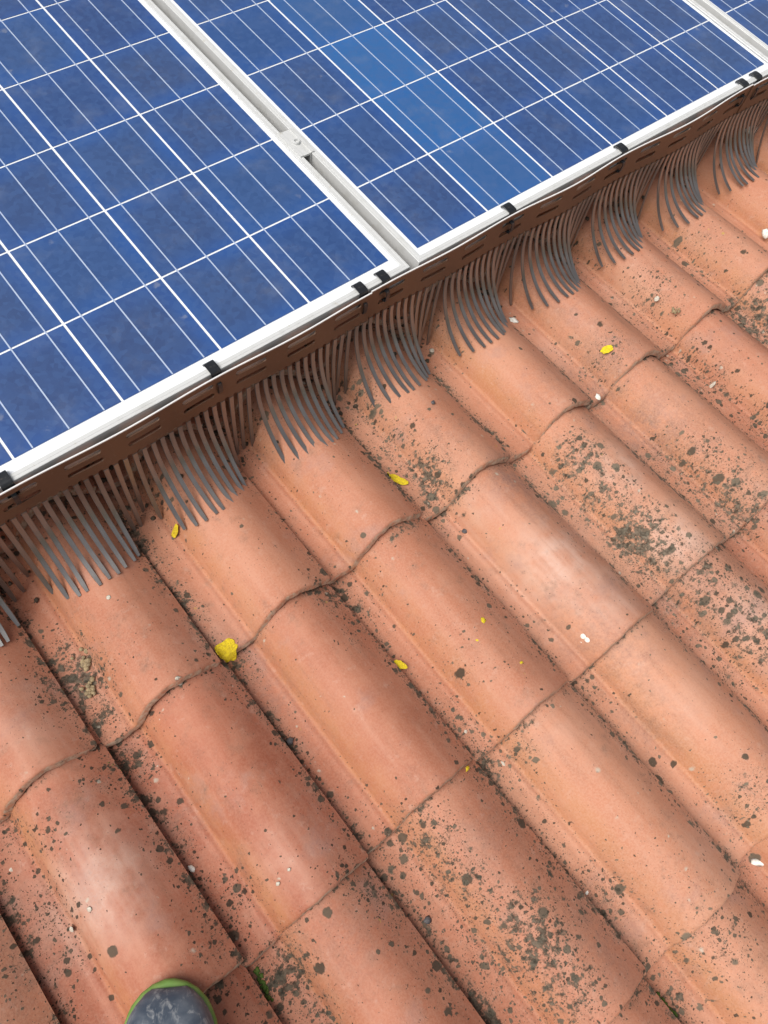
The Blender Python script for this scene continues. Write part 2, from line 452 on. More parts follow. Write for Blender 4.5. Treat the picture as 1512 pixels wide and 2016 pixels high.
M_BACK = new_mat('white_backsheet', (.80, .82, .85), .5, coat=1.0, coat_rough=.1)
M_BUS = new_mat('tinned_ribbon', (.42, .50, .66), .45, .1, coat=1.0, coat_rough=.1)

def plastic(name, a, b, rough, spec=.5):
    mt = new_mat(name, a, rough, 0, spec)
    k = NB(mt)
    tc = k.n('ShaderNodeTexCoord')
    n1 = k.noise(tc.outputs['Object'], 25, 4, .6)
    n2 = k.noise(tc.outputs['Object'], 220, 3, .6)
    c = k.mix(k.step(n1, .35, .7), a, b)
    c = k.mix(k.mul(k.step(n2, .58, .75), .25), c, (.22, .19, .16))
    k.put(k.b.inputs['Base Color'], c)
    k.put(k.b.inputs['Roughness'], k.step(n1, .3, .7, rough - .06, rough + .08))
    return mt
M_COMB = plastic('brown_plastic', (.108, .055, .031), (.130, .068, .041), .45, .5)
M_TOOTH = plastic('sky_greyed_brown_plastic', (.070, .060, .056), (.092, .080, .074), .36, .8)  # base greyed so the colour carries part of the sky's sheen
M_TOOTH.node_tree.nodes['Principled BSDF'].inputs['Coat IOR'].default_value = 1.9
M_TOOTH.node_tree.nodes['Principled BSDF'].inputs['Coat Weight'].default_value = 1.0
M_TOOTH.node_tree.nodes['Principled BSDF'].inputs['Coat Roughness'].default_value = .3
M_GLINT = new_mat('painted_edge_glint', (.72, .72, .72), .35)  # sky glint on the comb's top edge, put in as pale colour
M_CLIP = plastic('black_plastic', (.012, .013, .016), (.020, .022, .026), .32, .5)
M_LICHEN = noisy('yellow_lichen', (.74, .56, .015), (.52, .37, .02), 330, .95, 0, .002)
M_CHIP = noisy('white_chip', (.82, .80, .75), (.62, .58, .50), 300, .8, 0, .0004)
M_SPECK = noisy('pale_speck', (.56, .51, .43), (.42, .36, .29), 300, .9, 0, .0004)
M_CRUMB = noisy('dry_crust', (.36, .27, .15), (.20, .15, .09), 260, .9, 0, .001)
M_STONE = noisy('dark_grit', (.055, .05, .055), (.12, .11, .11), 300, .8, 0, .0005)
M_MOSS = noisy('green_moss', (.045, .10, .012), (.09, .13, .02), 300, .9, 0, .001)
M_DIRT = noisy('dark_debris', (.045, .032, .022), (.10, .075, .05), 200, .95, 0, .001)
M_DECK = noisy('roof_boards', (.20, .13, .08), (.14, .09, .055), 20, .9)
M_WALL = noisy('plaster_wall', (.55, .48, .38), (.48, .42, .33), 3, .9)
M_GRASS = noisy('meadow', (.05, .08, .025), (.08, .09, .035), .4, 1.0)

# ------------------------------------------------------------------ ground, house and roof
bm = bmesh.new()
for v in ((-300, -300, 0), (300, -300, 0), (300, 300, 0), (-300, 300, 0)):
    bm.verts.new(v)
bm.faces.new(bm.verts)
g = mesh_obj('ground', bm, M_GRASS, smooth=False)
g['kind'] = 'structure'

RX0, RX1 = TX0 - 9 * TW, TX0 + 14 * TW
RY0, RY1 = TY0 - 6 * TL, TY0 + 8 * TL
bm = bmesh.new()
add_box(bm, RX0 + .02, RX1 - .03, RY0 + .05, RY1 - .02, -.33, -.262)
fix(bm)
roof = mesh_obj('roof', bm, M_DECK, smooth=False)
seat(roof)
roof['kind'] = 'structure'
roof['label'] = 'terracotta tile roof sloping down away from the solar panels'
bm = bmesh.new()
zl = (MW @ Vector((0, RY0 + .45, -.34))).z
zh = (MW @ Vector((0, RY1 - .1, -.34))).z
yl, yh = (MW @ Vector((0, RY0 + .45, -.34))).y, (MW @ Vector((0, RY1 - .1, -.34))).y
ring = [(RX0 + .3, yl, 0), (RX1 - .3, yl, 0), (RX1 - .3, yh, 0), (RX0 + .3, yh, 0)]
top = [(x, y, zl if i < 2 else zh) for i, (x, y, _) in enumerate(ring)]
add_loft(bm, [ring, top])
fix(bm)
hw = mesh_obj('house_wall', bm, M_WALL, smooth=False)
hw['kind'] = 'structure'

VROWS = [0.0, .0012, .004, .010, .022] + list(np.linspace(.038, TL - .012, 20)) + [TL - .004, TL + .004, TL + .03]

def tile_verts(i, j, fine=True):
    """roof-space vertices of the tile in column i, course j (0 is the course whose ends show first below the panels)"""
    prof = PROF if fine else cr(PU, PZ, 15)
    rows = VROWS if fine else [0, .004, TL * .5, TL + .03]
    r = np.random.default_rng(5000 + i * 37 + j * 101)
    ph = r.uniform(0, 6.28, 6)
    tw = r.normal(0, .0012)
    bow = r.normal(0, .0010)
    top, bot = [], []
    hmax = max(PZ)
    # outward normals of the section
    du = np.gradient(prof[:, 0])
    dz = np.gradient(prof[:, 1])
    ln = np.hypot(du, dz)
    nx, nz = -dz / ln, du / ln
    for v in rows:
        rt, rb = [], []
        for a in range(len(prof)):
            u, z = prof[a]
            set_back = .0055 * max(z, 0) / hmax * max(0.0, 1 - v / .12)
            y = v + set_back
            zz = z - DROP * v / TL + tw * (u - .1) / .1 * (v / TL - .5) + bow * math.sin(math.pi * min(v / TL, 1))
            zz += .0007 * math.sin(u * 48 + ph[0] + v * 7) + .0006 * math.sin(v * 31 + ph[1]) * math.sin(u * 21 + ph[2])
            y += .0009 * math.sin(u * 60 + ph[3]) * max(0.0, 1 - v / .05) + .0005 * math.sin(u * 190 + ph[4]) * max(0.0, 1 - v / .02)
            rnd = 0.0
            if v < .004:                      # rounded front lip
                rnd = .0030 * (1 - v / .004) ** 2
            th = .0128
            rt.append((u - nx[a] * rnd, y, zz - nz[a] * rnd))
            jy, jz = (r.normal(0, .00025), r.normal(0, .0003)) if v < .001 and fine else (0, 0)
            rb.append((u - nx[a] * th, y - (.0018 + jy if v < .001 else 0), zz - nz[a] * th + jz))
        top.append(rt)
        bot.append(rb)
    return prof, rows, np.array(top), np.array(bot)

def make_tile_bm(bm, top, bot, off=(0, 0, 0)):
    R, Cn = top.shape[:2]
    o = Vector(off)
    tv = [[bm.verts.new(Vector(top[r, c]) + o) for c in range(Cn)] for r in range(R)]
    bv = [[bm.verts.new(Vector(bot[r, c]) + o) for c in range(Cn)] for r in range(R)]
    for r in range(R - 1):
        for c in range(Cn - 1):
            bm.faces.new((tv[r][c], tv[r][c + 1], tv[r + 1][c + 1], tv[r + 1][c]))
            bm.faces.new((bv[r][c], bv[r + 1][c], bv[r + 1][c + 1], bv[r][c + 1]))
        bm.faces.new((tv[r][0], tv[r + 1][0], bv[r + 1][0], bv[r][0]))
        bm.faces.new((tv[r][-1], bv[r][-1], bv[r + 1][-1], tv[r + 1][-1]))
    for c in range(Cn - 1):
        bm.faces.new((tv[0][c], bv[0][c], bv[0][c + 1], tv[0][c + 1]))
        bm.faces.new((tv[-1][c], tv[-1][c + 1], bv[-1][c + 1], bv[-1][c]))
    return tv

def blob(kind, x, y):
    s = 0.0
    for bx, by, br, bs in BLOBS[kind]:
        d2 = (x - bx) ** 2 + (y - by) ** 2
        s = np.maximum(s, bs * np.exp(-d2 / (br * br) * .75))
    return s

TINTS = {(1, 0): .45, (0, 0): .35, (1, 1): .10, (0, 1): .15, (0, 2): .1, (2, 1): .35, (2, 0): .6, (3, 0): .6, (3, 1): .6, (4, 1): .8,
         (2, 2): .45, (3, 2): .85, (4, 2): .95, (5, 1): .9, (1, 2): .3, (4, 0): .75, (5, 0): .75, (6, 0): .75, (7, 0): .65, (6, 1): .8,
         (0, 3): .2, (1, 3): .3, (2, 3): .45, (3, 3): .7, (8, 0): .65}  # clay tone per tile, with the light's falloff to lower left mixed in
IN_I, IN_J = range(-2, 12), range(-2, 5)
for j in IN_J:
    for i in IN_I:
        prof, rows, top, bot = tile_verts(i, j)
        bm = bmesh.new()
        make_tile_bm(bm, top, bot)
        fix(bm)
        dx, dy = MISFIT.get((i, j), (random.gauss(0, .002), random.gauss(0, .002)))
        ox, oy = TX0 + TW * (i - 1) + dx, TY0 - TL * j + dy
        me = bpy.data.meshes.new('roof_tile')
        bm.to_mesh(me)
        bm.free()
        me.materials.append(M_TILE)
        co = np.zeros(len(me.vertices) * 3)
        me.vertices.foreach_get('co', co)
        co = co.reshape(-1, 3)
        for an, kd in (('lichen', 'D'), ('stain', 'P'), ('bleach_glare', 'B')):
            at = me.attributes.new(an, 'FLOAT', 'POINT')
            at.data.foreach_set('value', np.asarray(blob(kd, co[:, 0] + ox, co[:, 1] + oy), dtype=np.float32))
        nt_ = top.shape[0] * top.shape[1]
        fr = np.zeros(len(me.vertices), dtype=np.float32)
        fr[:top.shape[1]] = 1
        fr[nt_:nt_ + top.shape[1]] = 1
        me.attributes.new('front', 'FLOAT', 'POINT').data.foreach_set('value', fr)
        for p in me.polygons:
            p.use_smooth = True
        t = link('roof_tile', me, roof)
        t.location = (ox, oy, TZ0 + random.gauss(0, .0006))
        t.rotation_euler = (random.gauss(0, .001), random.gauss(0, .004), random.gauss(0, .003))
        t['tint'] = float(TINTS.get((i, j), random.uniform(.3, .85)))
        auto_smooth(t, 40)
# the rest of the roof, out of the picture: one mass of the same tiles
bm = bmesh.new()
for j in range(-7, 7):
    for i in range(-8, 15):
        if i in IN_I and j in IN_J:
            continue
        prof, rows, top, bot = tile_verts(i, j, False)
        make_tile_bm(bm, top, bot, (TX0 + TW * (i - 1), TY0 - TL * j, TZ0))
fix(bm)
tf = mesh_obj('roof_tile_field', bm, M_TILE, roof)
tf['kind'] = 'stuff'
tf['tint'] = .6

# ------------------------------------------------------------------ solar panels
PIT = .159
def rail_bm(L, w=.011, h_out=.0032, deep=.036):
    """one frame rail along +x, outer face at y=0, body towards +y, mitred ends"""
    sec = [(0, -deep), (0, h_out - .0006), (.0006, h_out), (.0036, h_out), (.0039, h_out - .0005), (.0050, h_out - .0005),
           (.0053, h_out), (w - .0005, h_out), (w, h_out - .0006), (w, .0006), (.0025, .0006), (.0025, -.006), (.0022, -deep + .002),
           (.030, -deep + .002), (.030, -deep)]
    bm = bmesh.new()
    add_loft(bm, [[(y, y, z) for y, z in sec], [(L - y, y, z) for y, z in sec]])
    fix(bm)
    return bm

cb = bmesh.new()
add_box(cb, -.0776, .0776, -.0778, .0778, -.0003, 0.0)
fix(cb)
CELL = bpy.data.meshes.new('solar_cell')
cb.to_mesh(CELL)
cb.free()
CELL.materials.append(M_CELL)

def solar_panel(label, x0, y0, bright, my=.0303):
    """x0, y0: lower left corner of the field of cells; six columns, ten rows"""
    t = thing('solar_panel', label, 'solar panel', (x0, y0, 0), 'solar panels in a row on the roof')
    mx = .0192
    Wd, Hd = 6 * PIT - .003 + 2 * mx, 10 * PIT - .0024 + 2 * my
    for a, L, ox, oy in ((0, Wd, -mx, -my), (90, Hd, Wd - mx, -my), (180, Wd, Wd - mx, Hd - my), (270, Hd, -mx, Hd - my)):
        r = mesh_obj('frame_rail', rail_bm(L), M_ALU, t, smooth=False)
        r.location = (ox, oy, 0)
        r.rotation_euler = (0, 0, math.radians(a))
    bm = bmesh.new()
    e = .0035
    add_box(bm, -mx + e, Wd - mx - e, -my + e, Hd - my - e, -.0048, -.0008)
    fix(bm)
    mesh_obj('backsheet', bm, M_BACK, t, smooth=False)
    for c in range(6):
        for r in range(10):
            o = link('solar_cell', CELL, t)
            o.location = ((c + .5) * PIT - .0015, (r + .5) * PIT - .0012, 0)
            o['tint'] = bright.get((c, r), max(0.0, random.gauss(.04, .07)))
        for f in (1 / 6, .5, 5 / 6):
            bm = bmesh.new()
            x = c * PIT + .156 * f
            add_box(bm, x - .0010, x + .0010, .001, 10 * PIT - .0034, .0001, .0005)
            fix(bm)
            mesh_obj('busbar', bm, M_BUS, t, smooth=False)
    return t

solar_panel('blue solar panel on the left, beside the panel with the bright blue column', -6 * PIT + .0015, 0.0, {(3, 1): .15})
solar_panel('middle solar panel with one column of brighter blue cells', .055, -.005,
            {(1, 0): .55, (1, 1): .75, (1, 2): .85, (1, 3): .5, (2, 0): .05, (0, 3): .2}, .0265)
solar_panel('solar panel cut off by the top right corner of the photo', .055 + 6 * PIT + .055, -.006, {}, .0245)

# rails and feet that carry the panels, in the dark under them
for yr in (.288, 1.30):
    bm = bmesh.new()
    add_box(bm, -1.05, 2.05, yr - .02, yr + .02, -.078, -.038)
    for xf in (-.85, -.25, .35, .95, 1.55):
        add_box(bm, xf - .02, xf + .02, yr + .021, yr + .027, -.262, -.045)
    fix(bm)
    r = mesh_obj('mounting_rail', bm, M_ALU, smooth=False)
    seat(r)
    r['kind'] = 'structure'

# clamp between the left and the middle panel
t = thing('panel_clamp', 'silver panel clamp with a bolt in the gap between two solar panels', 'clamp', (.0262, .286, 0))
bm = bmesh.new()
s = [(-.0145, .0034), (-.0145, .0056), (-.0085, .0056), (-.0080, .0042), (.0080, .0042), (.0085, .0056), (.0145, .0056), (.0145, .0034),
     (.0088, .0034), (.0088, -.024), (.0066, -.024), (.0066, .0006), (-.0066, .0006), (-.0066, -.024), (-.0088, -.024), (-.0088, .0034)]
add_loft(bm, [[(x, -.032, z) for x, z in s], [(x, .032, z) for x, z in s]])
fix(bm)
mesh_obj('clamp_plate', bm, M_ALU, t, smooth=False)
bm = bmesh.new()
def ngon(r, z, n=20):
    return [(r * math.cos(2 * math.pi * a / n), r * math.sin(2 * math.pi * a / n), z) for a in range(n)]
add_loft(bm, [ngon(.0065, .0034), ngon(.0065, .0076), ngon(.0060, .0086), ngon(.0034, .0086), ngon(.0032, .005)])
fix(bm)
b = mesh_obj('bolt', bm, M_ALU, t)
auto_smooth(b, 35)
bm = bmesh.new()
add_loft(bm, [ngon(.0038, -.040, 10), ngon(.0038, .001, 10)])
fix(bm)
mesh_obj('bolt_shank', bm, M_ALU, t)

# ------------------------------------------------------------------ bird combs under the panel edge
YB, Z_TOP, Z_ROOT, T_LEN, TP = -.0385, .0008, -.0628, .162, .0151
CLIPS = [-.985, -.660, -.348, -.079, -.034, .245, .5345, .904, .9498, 1.25]

def bulge(x):
    """the strip stands out a little between its clips"""
    for a, b in zip(CLIPS[:-1], CLIPS[1:]):
        if a <= x <= b:
            w = b - a
            return -.014 * min(1, w / .33) ** 2 * (.35 if a < 0.2 else .55) * math.sin(math.pi * (x - a) / w) ** 2
    return 0.0

SLOT0, SLOTP, SLOTW, SLOTH = .0425, .0905, .0535, .0049
def comb(label, xa, xb, dy, n0):
    yb = YB + dy
    t = thing('bird_comb', label, 'bird guard', (xa, yb, Z_ROOT), 'brown bird combs clipped along the panels')
    xs = set(np.round(np.arange(xa, xb + 1e-6, .00151), 6))
    xs.add(xb)
    slots = []
    k = math.floor((xa - SLOT0) / SLOTP) - 1
    while SLOT0 + k * SLOTP < xb:
        s0 = SLOT0 + k * SLOTP
        if s0 > xa + .004 and s0 + SLOTW < xb - .004:
            slots.append(s0)
            for d in (0, .0006, .0016, .003, SLOTH):
                xs.add(round(s0 + d, 6))
                xs.add(round(s0 + SLOTW - d, 6))
        k += 1
    xs = sorted(xs)
    def half(x):
        for s0 in slots:
            if s0 < x < s0 + SLOTW:
                d = min(x - s0, s0 + SLOTW - x)
                return SLOTH if d >= SLOTH else math.sqrt(SLOTH ** 2 - (SLOTH - d) ** 2)
        return 0.0
    teeth = [xa + .0075 + i * TP for i in range(int((xb - xa - .008) / TP) + 1)]
    def foot(x):
        d = min(abs(x - q) for q in teeth)
        if d < .0038:
            return Z_ROOT - .004
        return Z_ROOT + min(.0030, math.sqrt(max(0, .0037 ** 2 - (TP / 2 - d) ** 2)))
    bm = bmesh.new()
    prev = None
    for x in xs:
        h = half(x)
        y = yb + bulge(x)
        zs = [Z_TOP + .0006 * math.sin(x * 9), -.0145 + h, -.0145 - h, -.0360 + h, -.0360 - h, foot(x)]
        cur = [bm.verts.new((x, y, z)) for z in zs]
        if prev:
            for a, b_ in ((0, 1), (2, 3), (4, 5)):
                bm.faces.new((prev[a], prev[b_], cur[b_], cur[a]))
        prev = cur
    bmesh.ops.delete(bm, geom=[v for v in bm.verts if not v.link_faces], context='VERTS')
    bmesh.ops.remove_doubles(bm, verts=bm.verts[:], dist=1e-6)
    fix(bm)
    bmesh.ops.solidify(bm, geom=bm.faces[:], thickness=.0021)
    bmesh.ops.translate(bm, verts=bm.verts[:], vec=(-xa, -yb, -Z_ROOT))
    fix(bm)
    o = mesh_obj('band', bm, M_COMB, t)
    auto_smooth(o, 40)
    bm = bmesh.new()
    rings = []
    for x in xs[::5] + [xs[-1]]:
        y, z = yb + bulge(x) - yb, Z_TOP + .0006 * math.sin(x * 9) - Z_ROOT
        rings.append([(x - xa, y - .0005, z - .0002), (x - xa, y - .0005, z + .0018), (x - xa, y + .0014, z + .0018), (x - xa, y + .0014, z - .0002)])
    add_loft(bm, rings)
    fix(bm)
    mesh_obj('edge_glint', bm, M_GLINT, t, smooth=False)  # added pale strip standing in for the sky's reflection along the edge
    for i, q in enumerate(teeth):
        L = T_LEN + random.gauss(0, .0006)
        z0 = Z_ROOT - .0015
        y0 = yb + bulge(q)
        drift = random.gauss(0, .0018)
        # the tooth swings out from the strip until its tip lies on the tile
        out = .05
        for _ in range(6):
            c = min(z0 - (surf_z(q + drift, y0 - out) + .0012), L * .9995)
            lo, hi = 1e-3, 2.6
            for _ in range(30):
                th = (lo + hi) / 2
                if L * math.sin(th) / th > c:
                    lo = th
                else:
                    hi = th
            out = L * (1 - math.cos(th)) / th
        rings = []
        n = 12
        for s in range(n + 1):
            f = s / n
            a = th * f
            yy = y0 - (L / th) * (1 - math.cos(a))
            zz = z0 - (L / th) * math.sin(a)
            w = .0040 - .0006 * f
            if s == n:
                w *= .72
            h = .00088
            x = q + drift * f * f
            ny, nz_ = -math.cos(a), math.sin(a)
            rings.append([(x - w, yy - ny * h, zz - nz_ * h), (x + w, yy - ny * h, zz - nz_ * h),
                          (x + w * .86, yy + ny * h, zz + nz_ * h), (x - w * .86, yy + ny * h, zz + nz_ * h)])
        bm = bmesh.new()
        add_loft(bm, [[(x - xa, y - yb, z - Z_ROOT) for x, y, z in r] for r in rings])
        fix(bm)
        o = mesh_obj('tooth', bm, M_TOOTH, t)
        auto_smooth(o, 50)
    return t

comb('brown plastic bird comb under the left panel, ending at the paired clips below the gap', -1.062, -.0665, 0, 0)
comb('brown plastic bird comb running along the whole middle panel', -.0655, .9250, .0022, 1)
comb('brown bird comb starting at the paired clips by the right edge of the photo', .9260, 1.92, 0, 2)

# ------------------------------------------------------------------ clips
def ribbon(path, w, th):
    """flat strap of width w (along x) following path in the y-z plane"""
    rings = []
    for i, (y, z) in enumerate(path):
        a = path[max(0, i - 1)]
        b_ = path[min(len(path) - 1, i + 1)]
        ty, tz = b_[0] - a[0], b_[1] - a[1]
        l = math.hypot(ty, tz)
        ny, nz_ = -tz / l, ty / l
        rings.append([(-w, y - ny * th, z - nz_ * th), (w, y - ny * th, z - nz_ * th),
                      (w * .9, y + ny * th, z + nz_ * th), (-w * .9, y + ny * th, z + nz_ * th)])
    bm = bmesh.new()
    add_loft(bm, rings)
    fix(bm)
    return bm

def clip(x, label):
    yb = YB + bulge(x)
    t = thing('clip', label, 'clip', (x, -.0303, .003), 'black plastic clips over the panel frame')
    hook = [(-.0115, .0012), (-.0125, .0045), (-.0150, .0062), (-.0200, .0066), (-.0280, .0066), (-.0316, .0058), (-.0330, .0030), (-.0331, -.010),
            (-.0331, -.034), (-.0325, -.0375), (-.0300, -.0385), (-.0200, -.0385)]
    o = mesh_obj('hook', ribbon([(y + .0303, z - .003) for y, z in hook], .0082, .0011), M_CLIP, t)
    auto_smooth(o, 50)
    tongue = [(-.0332, -.0140), (-.0345, -.0145), (yb - .0022, -.0142), (yb - .0036, -.018), (yb - .0036, -.028), (yb - .0024, -.0345),
              (yb + .001, -.0360), (-.0334, -.0365)]
    o = mesh_obj('tongue', ribbon([(y + .0303, z - .003) for y, z in tongue], .0034, .0010), M_CLIP, t)
    auto_smooth(o, 50)
    return t
for x, lb in ((-.660, 'black clip on the frame at the left edge of the photo'),
              (-.348, 'single black clip midway along the left panel edge'),
              (-.079, 'left one of the two paired clips below the panel gap'),
              (-.034, 'right one of the two paired clips below the panel gap'),
              (.245, 'black clip on the middle panel, first to the right of the gap'),
              (.5345, 'black clip at the middle of the middle panel edge'),
              (.904, 'lower left one of the paired clips near the top right corner'),
              (.9498, 'upper right one of the paired clips near the top right corner')):
    clip(x, lb)

# ------------------------------------------------------------------ small growths and litter on the tiles
def lump(r, flat, seed, sub=3, rough=.25, stretch=1.0):
    q = np.random.default_rng(seed)
    bm = bmesh.new()
    bmesh.ops.create_icosphere(bm, subdivisions=sub, radius=1)
    ph = q.uniform(0, 6.28, (5, 3))
    fr = q.uniform(1.5, 5.5, (5, 3))
    for v in bm.verts:
        n = sum(math.sin(fr[a][0] * v.co.x + ph[a][0]) * math.sin(fr[a][1] * v.co.y + ph[a][1]) * math.cos(fr[a][2] * v.co.z + ph[a][2]) for a in range(5))
        v.co *= 1 + rough * n * .6
        v.co.x *= r * stretch
        v.co.y *= r
        v.co.z *= r * flat
    return bm

def slope_rot(x, y):
    e = .006
    nx = (surf_z(x - e, y) - surf_z(x + e, y)) / (2 * e)
    nrm = Vector((nx, 0, 1)).normalized()
    return nrm.to_track_quat('Z', 'Y').to_matrix().to_4x4()

def drape(bm, x, y, lift):
    """lays a flat lump over the tiled surface: x, y local, z added to the surface height"""
    for v in bm.verts:
        v.co.z = surf_z(x + v.co.x, y + v.co.y) - surf_z(x, y) + lift + v.co.z
SL = {6: 'white speck among the comb teeth tips, just right of the gap between the panels',
      8: 'left one of two pale round spots side by side above the glare whitened patch',
      9: 'right one of two pale round spots side by side above the glare whitened patch',
      10: 'pale fleck at the left edge, level with the glare whitened tile above the shoe',
      11: 'pale spot in the ochre trough left of the glare whitened patch, above the shoe',
      12: 'lower left one of two pale spots on the tile right of the shoe',
      13: 'upper right one of two pale spots on the tile right of the shoe',
      14: 'pale speck just right of the shoe tip',
      15: 'pale speck on the tile end line, left of the largest yellow lichen',
      16: 'pale speck at the joint just below the largest yellow lichen',
      17: 'pale speck low on the tile that carries the faint yellow dots',
      18: 'pale round spot just below the meeting of four tiles in the lower middle',
      19: 'pale round spot in the trough above a meeting of four tiles, lower middle',
      20: 'pale speck beside the dark stone at the joint at the bottom middle',
      21: 'right one of two pale round spots in the dark lichen patch on the right',
      22: 'left one of two pale round spots in the dark lichen patch on the right',
      23: 'pale speck above the orange yellow lichen, high on the right',
      24: 'pale speck in a dirty trough at the right, below the orange yellow lichen',
      25: 'pale oval spot in the middle of the glare whitened patch above the shoe',
      26: 'pale speck behind the comb teeth left of the panel gap',
      28: 'pale speck on the tile right of the largest yellow lichen, near its upper end',
      29: 'pale speck in a trough just below the comb, left of the long yellow streak',
      30: 'pale spot on the left tile below the comb, above the tan moss clumps'}
L2 = ['tiny yellow lichen dot at the meeting of four tiles in the lower middle',
      'highest of the faint yellow lichen dots, close under a tile end',
      'faint yellow lichen dot in the middle tile, upper one of a close pair',
      'faint yellow lichen dot in the middle tile, lower one of a close pair',
      'faint yellow lichen dot low on the middle tile, right of a close pair',
      'faint yellow lichen dot just below the tile end line, right of the middle',
      'lowest of the faint yellow lichen dots, on the heavily spotted tile at the bottom']
def speck(name, label, cat, mt, x, y, r, flat, seed, stretch=1.0, rough=.25, sub=2, group=None, lift=0.0, rz=None, draped=False):
    bm = lump(r, flat, seed, sub, rough, stretch)
    R = Matrix.Rotation(random.uniform(0, 6.28) if rz is None else rz, 4, 'Z')
    bmesh.ops.transform(bm, matrix=R, verts=bm.verts[:])
    if draped:
        drape(bm, x, y, lift)
        o = mesh_obj(name, bm, mt)
        seat(o, (x, y, surf_z(x, y)))
    else:
        o = mesh_obj(name, bm, mt)
        seat(o, (x, y, surf_z(x, y) + r * flat * .55 + lift), rot=slope_rot(x, y))
    tag(o, label, cat, group)
    return o

LL = ['largest yellow lichen patch, at the corner where four tiles meet',
      'short yellow lichen tuft on a tile joint below the middle of the photo',
      'long narrow yellow lichen streak beside a dark crust, under the comb',
      'orange yellow lichen spot on the right, two dots touching',
      'small yellow lichen spot just under the tips of the comb teeth on the left']
for i, (x, y, r) in enumerate(ITEMS['lichen']):
    if i < 5:
        st = (1.15, 1.5, 2.6, 1.4, 1.2)[i]
        o = speck('lichen', LL[i], 'lichen', M_LICHEN, x, y, r * (.78, .62, .42, .75, .75)[i], .075, 50 + i, st, .22, 4, rz=(0.2, -.9, -.95, -.5, .3)[i], draped=True, lift=(.001, .009, .003, .001, .001)[i],
                  group='yellow lichens growing on the tiles')
    else:
        speck('lichen', L2[i - 5], 'lichen', M_LICHEN, x, y, r * .75, .10, 50 + i, 1.1, .4, 2, draped=True,
              group='faint yellow lichen dots')
CL = {0: 'white four lobed dropping on a tile right of the middle', 1: 'white curved shell fragment at the right edge, low down',
      2: 'white chip touching the tips of the comb teeth', 3: 'large white chip at the right edge below the comb',
      4: 'white oblong chip lying in the tile joint above the shoe', 5: 'round white chip in the long tile joint at the lower right',
      7: 'pale shard stuck on a tile end below the comb, right of the middle', 27: 'white chip behind the comb teeth at the right edge'}
for i, (x, y, r) in enumerate(ITEMS['chip']):
    if i == 0:
        bm = bmesh.new()
        for a, b_, s in ((-.004, .003, .0055), (.004, .004, .0055), (.001, -.005, .0052), (-.003, -.003, .004)):
            q = lump(s, .3, 90, 2, .2)
            for v in q.verts:
                v.co += Vector((a, b_, 0))
            me = bpy.data.meshes.new('t')
            q.to_mesh(me)
            q.free()
            bm.from_mesh(me)
            bpy.data.meshes.remove(me)
        o = mesh_obj('dropping', bm, M_CHIP)
        seat(o, (x, y, surf_z(x, y) + .001), rot=slope_rot(x, y))
        tag(o, CL[0], 'dropping')
    elif i == 1:
        bm = bmesh.new()
        rings = []
        for s in range(15):
            a = -1.0 + 2.0 * s / 14
            w = .0062 * math.cos(a * 1.45) ** .7 + .0004
            cx, cy = .018 * math.cos(a) - .018, .019 * math.sin(a)
            rings.append([(cx - w * math.cos(a), cy - w * math.sin(a), .001), (cx, cy, .001 + w * .55), (cx + w * math.cos(a), cy + w * math.sin(a), .001), (cx, cy, .0004)])
        add_loft(bm, rings)
        fix(bm)
        o = mesh_obj('shell_fragment', bm, M_CHIP)
        seat(o, (x, y, surf_z(x, y)), rot=slope_rot(x, y) @ Matrix.Rotation(math.radians(150), 4, 'Z'))
        tag(o, CL[1], 'fragment')
    elif i in CL:
        speck('chip', CL[i], 'chip', M_CHIP, x, y, r * (.40 if i == 3 else .55), .35, 100 + i, 1.5, .3, 2)
    else:
        speck('chip', SL[i], 'speck', M_SPECK, x, y, r * .56, .12, 100 + i, 1.15, .25, 2, group='pale specks on the tiles',
              draped=True)
for i, (x, y, r) in enumerate(ITEMS['stone']):
    speck('stone', ('small dark stone in a tile trough near the middle of the photo', 'dark bluish stone with a pale side beside a tile joint left of the middle',
                    'dark stone with a white chip at the joint at the bottom middle', 'small dark stone just below the comb teeth, near the white chips')[i],
          'stone', M_STONE, x, y, r * .7, .6, 140 + i, 1.2, .3, 2)
for i, (x, y, r) in enumerate(ITEMS['crumb']):
    bm = bmesh.new()
    for a in range(16):
        q = lump(random.uniform(.15, .38) * r, .7, 200 + a, 1, .3)
        dx, dy = random.gauss(0, .33) * r, random.gauss(0, .42) * r
        for v in q.verts:
            v.co += Vector((dx, dy, surf_z(x + dx, y + dy) - surf_z(x, y) + .001))
        me = bpy.data.meshes.new('t')
        q.to_mesh(me)
        q.free()
        bm.from_mesh(me)
        bpy.data.meshes.remove(me)
    o = mesh_obj('moss_crust', bm, M_CRUMB)
    seat(o, (x, y, surf_z(x, y)))
    tag(o, ('upper clump of dry tan moss on the dark stained tile at the left', 'lower clump of dry tan moss on the dark stained tile at the left',
            'dry tan moss clump on a tile end at the far right')[i], 'moss')
it = ITEMS['moss']
